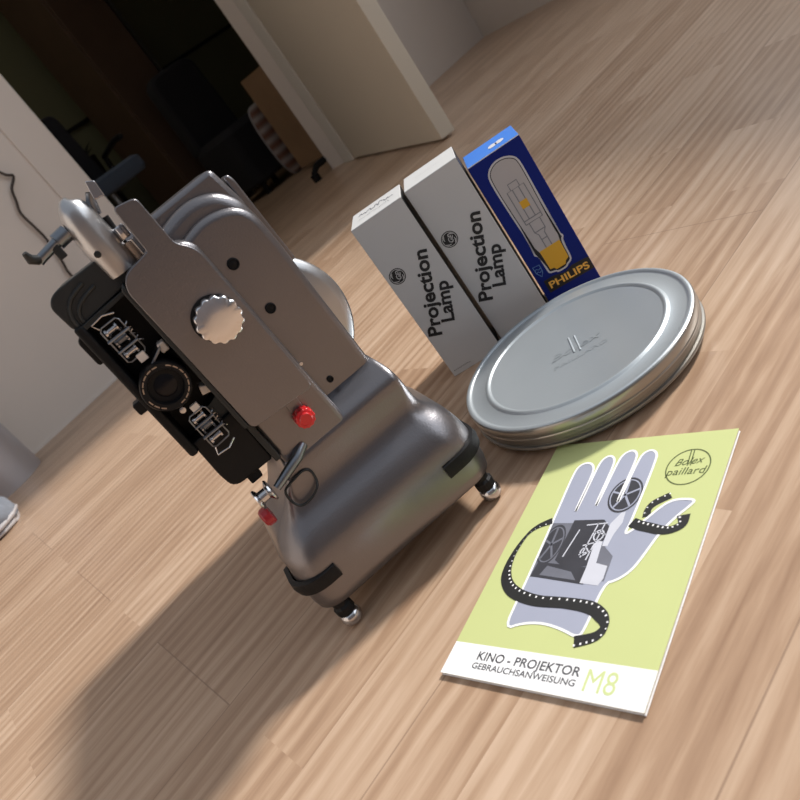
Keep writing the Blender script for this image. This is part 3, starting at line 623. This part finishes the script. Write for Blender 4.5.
link('shoe_welt', tube([(-.05, -.0625, .018), (.05, -.0685, .018), (.1, -.0655, .018), (.13, -.052, .019), (.150, -.022, .02), (.150, .022, .02), (.13, .052, .019), (.1, .0655, .018), (.05, .0685, .018)], .0055, 8, mm=False), M['sole'], sh)
link('shoe_opening', lathe([(0, 0), (.03, .0), (.032, .004), (.03, .008), (0, .004)], 24, mm=False), M['dark'], sh).location = (.025, 0, .086)
# cord running down the wall behind the projector
cpts = [(.44, -.012, 1.0), (.43, -.012, .72), (.47, -.012, .607), (.49, -.012, .585), (.462, -.012, .56), (.448, -.012, .53), (.434, -.012, .498), (.437, -.012, .45), (.438, -.012, .411), (.428, -.012, .34), (.421, -.012, .29), (.45, -.012, .15), (.52, -.02, .03), (.56, -.05, .006), (.62, -.07, .006)]
o = link('power_cord', tube(catmull(cpts, 8), .0038, 8, mm=False), M['cord']); o.matrix_world = WM
tag(o, 'thin dark brown power cord hanging down the white wall', 'cord')

# ------------------------------------------------------------------ the dark room
la = bpy.data.lights.new('dark_room_fill', 'AREA'); la.size = .5; la.energy = 4.5; la.color = (1, .9, .75)  # fill light added to lift the dark room, no fixture there
lo_ = bpy.data.objects.new('dark_room_fill', la); COL.objects.link(lo_); lo_.matrix_world = WM @ Matrix.Translation((.6, 1.1, 2.45))
def wth(name, label, cat, x, y, z=0, rz=0):
    o = thing(name, label, cat); o.matrix_world = WM @ Matrix.Translation((x, y, z)) @ Matrix.Rotation(rz, 4, 'Z'); return o
cb = wth('cupboard', 'tall dark brown wooden cupboard in the unlit room', 'cupboard', 1.83, 1.6)
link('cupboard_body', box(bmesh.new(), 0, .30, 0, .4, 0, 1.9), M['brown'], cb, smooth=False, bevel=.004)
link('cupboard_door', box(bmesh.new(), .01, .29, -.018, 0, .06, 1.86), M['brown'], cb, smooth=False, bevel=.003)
link('cupboard_edge', box(bmesh.new(), .295, .315, -.022, .02, 0, 1.9), M['steel'], cb, smooth=False)
link('oval_opening', lathe([(.001, 0), (.06, 0), (.06, .004), (0, .005)], 32, 'Y', mm=False), M['dark'], cb).matrix_local = Matrix.Translation((.19, -.024, .42)) @ Matrix.Diagonal((.7, 1, 1.3, 1))
oc = wth('office_chair', 'dark blue grey chair just inside the dark doorway', 'chair', 1.04, .72)
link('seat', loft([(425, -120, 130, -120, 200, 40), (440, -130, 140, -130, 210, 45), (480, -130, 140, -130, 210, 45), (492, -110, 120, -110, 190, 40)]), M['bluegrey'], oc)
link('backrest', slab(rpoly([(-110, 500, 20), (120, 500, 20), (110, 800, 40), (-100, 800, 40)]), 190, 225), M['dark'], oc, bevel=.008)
link('column', tube([(.005, .04, .06), (.005, .04, .43)], .02, 12, mm=False), M['steel'], oc)
bm = bmesh.new()
for k in range(5):
    a = 2*PI*k/5+.3; tube([(.005, .04, .07), (.005+.2*math.cos(a), .04+.2*math.sin(a), .04)], [.018, .012], 8, bm, mm=False); tube([(.005+.2*math.cos(a), .04+.2*math.sin(a), .04), (.005+.2*math.cos(a), .04+.2*math.sin(a), .002)], [.012, .014], 8, bm, mm=False)
link('chair_base', bm, M['black'], oc)
for sx in (-.14, .15): link('armrest', tube([(sx, .18, .46), (sx, .16, .56), (sx, .0, .575), (sx, -.06, .57)], .012, 10, mm=False), M['chrome' if sx < 0 else 'black'], oc)
pl = wth('potted_plant', 'small dark leafy plant against the olive wall', 'plant', 1.66, 2.04)
link('plant_stand', lathe([(.05, 0), (.05, .56), (.06, .57), (.07, .68), (0, .68)], 20, mm=False), M['black'], pl)
bm = bmesh.new(); random.seed(5)
for k in range(22):
    a = random.uniform(0, 2*PI); l = random.uniform(.06, .13); e_ = random.uniform(.3, 1.3)
    tp = Vector((l*math.cos(a)*math.cos(e_), l*math.sin(a)*math.cos(e_)*.7, .68+l*math.sin(e_))); b0 = Vector((0, 0, .675)); md_ = (tp+b0)/2+Vector((0, 0, .012)); sd = Vector((-math.sin(a), math.cos(a), 0))*.014
    q = [bm.verts.new(v) for v in (b0, md_+sd, tp, md_-sd)]; bm.faces.new(q)
link('leaves', bm, mat('dark_leaf', (.02, .03, .015), .6), pl, smooth=False)
dk = wth('armchair', 'black armchair draped in dark cloth beside the brown cupboard', 'armchair', 2.02, 1.15)
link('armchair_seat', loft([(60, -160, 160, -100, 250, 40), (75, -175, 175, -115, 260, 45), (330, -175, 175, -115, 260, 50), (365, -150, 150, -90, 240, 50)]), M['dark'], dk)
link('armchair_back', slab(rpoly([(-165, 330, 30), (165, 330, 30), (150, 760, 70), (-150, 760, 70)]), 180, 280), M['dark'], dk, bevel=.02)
for sx in (-.13, .13):
    for sy in (-.06, .2): link('armchair_leg', tube([(sx, sy, 0), (sx, sy, .07)], .016, 10, mm=False), M['black'], dk)
cu = wth('cushion', 'striped brown and cream cushion leaning in front of the black armchair', 'cushion', 2.03, .95)
bm = bmesh.new(); rows = []
for i in range(13):
    t = i/12*PI; rr = max(.02, math.sin(t))**.45; rows.append([bm.verts.new((.082*rr*math.cos(a), .035*rr*math.sin(a), .19-.185*math.cos(t))) for a in [2*PI*k/20 for k in range(20)]])
for A, B in zip(rows, rows[1:]):
    for i in range(20): bm.faces.new((A[i], A[(i+1) % 20], B[(i+1) % 20], B[i]))
bm.faces.new(rows[0][::-1]); bm.faces.new(rows[-1]); link('cushion_body', bm, M['stripe'], cu, angle=80)
link('cushion_piping', tube([(.083*math.copysign(max(.02, abs(math.sin(t)))**.45, math.sin(t)), 0, .19-.186*math.cos(t)) for t in [2*PI*k/40 for k in range(40)]], .004, 6, closed=True, mm=False), M['sole'], cu)
cr = wth('wooden_crate', 'slatted tan wooden crate on the floor behind the open door', 'crate', 1.925, .60)
link('crate_post', box(bmesh.new(), 0, .03, -.02, 0, 0, .5), M['tanwood'], cr, smooth=False); link('crate_post', box(bmesh.new(), .20, .23, -.02, 0, 0, .5), M['tanwood'], cr, smooth=False)
bm = bmesh.new()
for k in range(4): box(bm, 0, .23, 0, .012, .02+k*.12, .12+k*.12)
link('crate_slats', bm, M['tanwood'], cr, smooth=False); link('crate_body', box(bmesh.new(), 0, .23, .012, .2, .02, .48), M['tanwood'], cr, smooth=False)
ft = wth('stand_foot', 'black metal stand foot poking out beside the open door', 'stand', 1.62, .25)
link('foot_bar', tube([(-.085, 0, .03), (-.05, 0, .05), (.09, 0, .045)], [.012, .014, .014], 10, mm=False), M['black'], ft)
link('foot_pad', lathe([(.016, 0), (.018, .004), (.018, .03), (.01, .034)], 16, mm=False), M['black'], ft).location = (-.085, 0, 0)
link('foot_upright', tube([(.09, 0, 0), (.09, 0, .7)], .014, 10, mm=False), M['black'], ft)
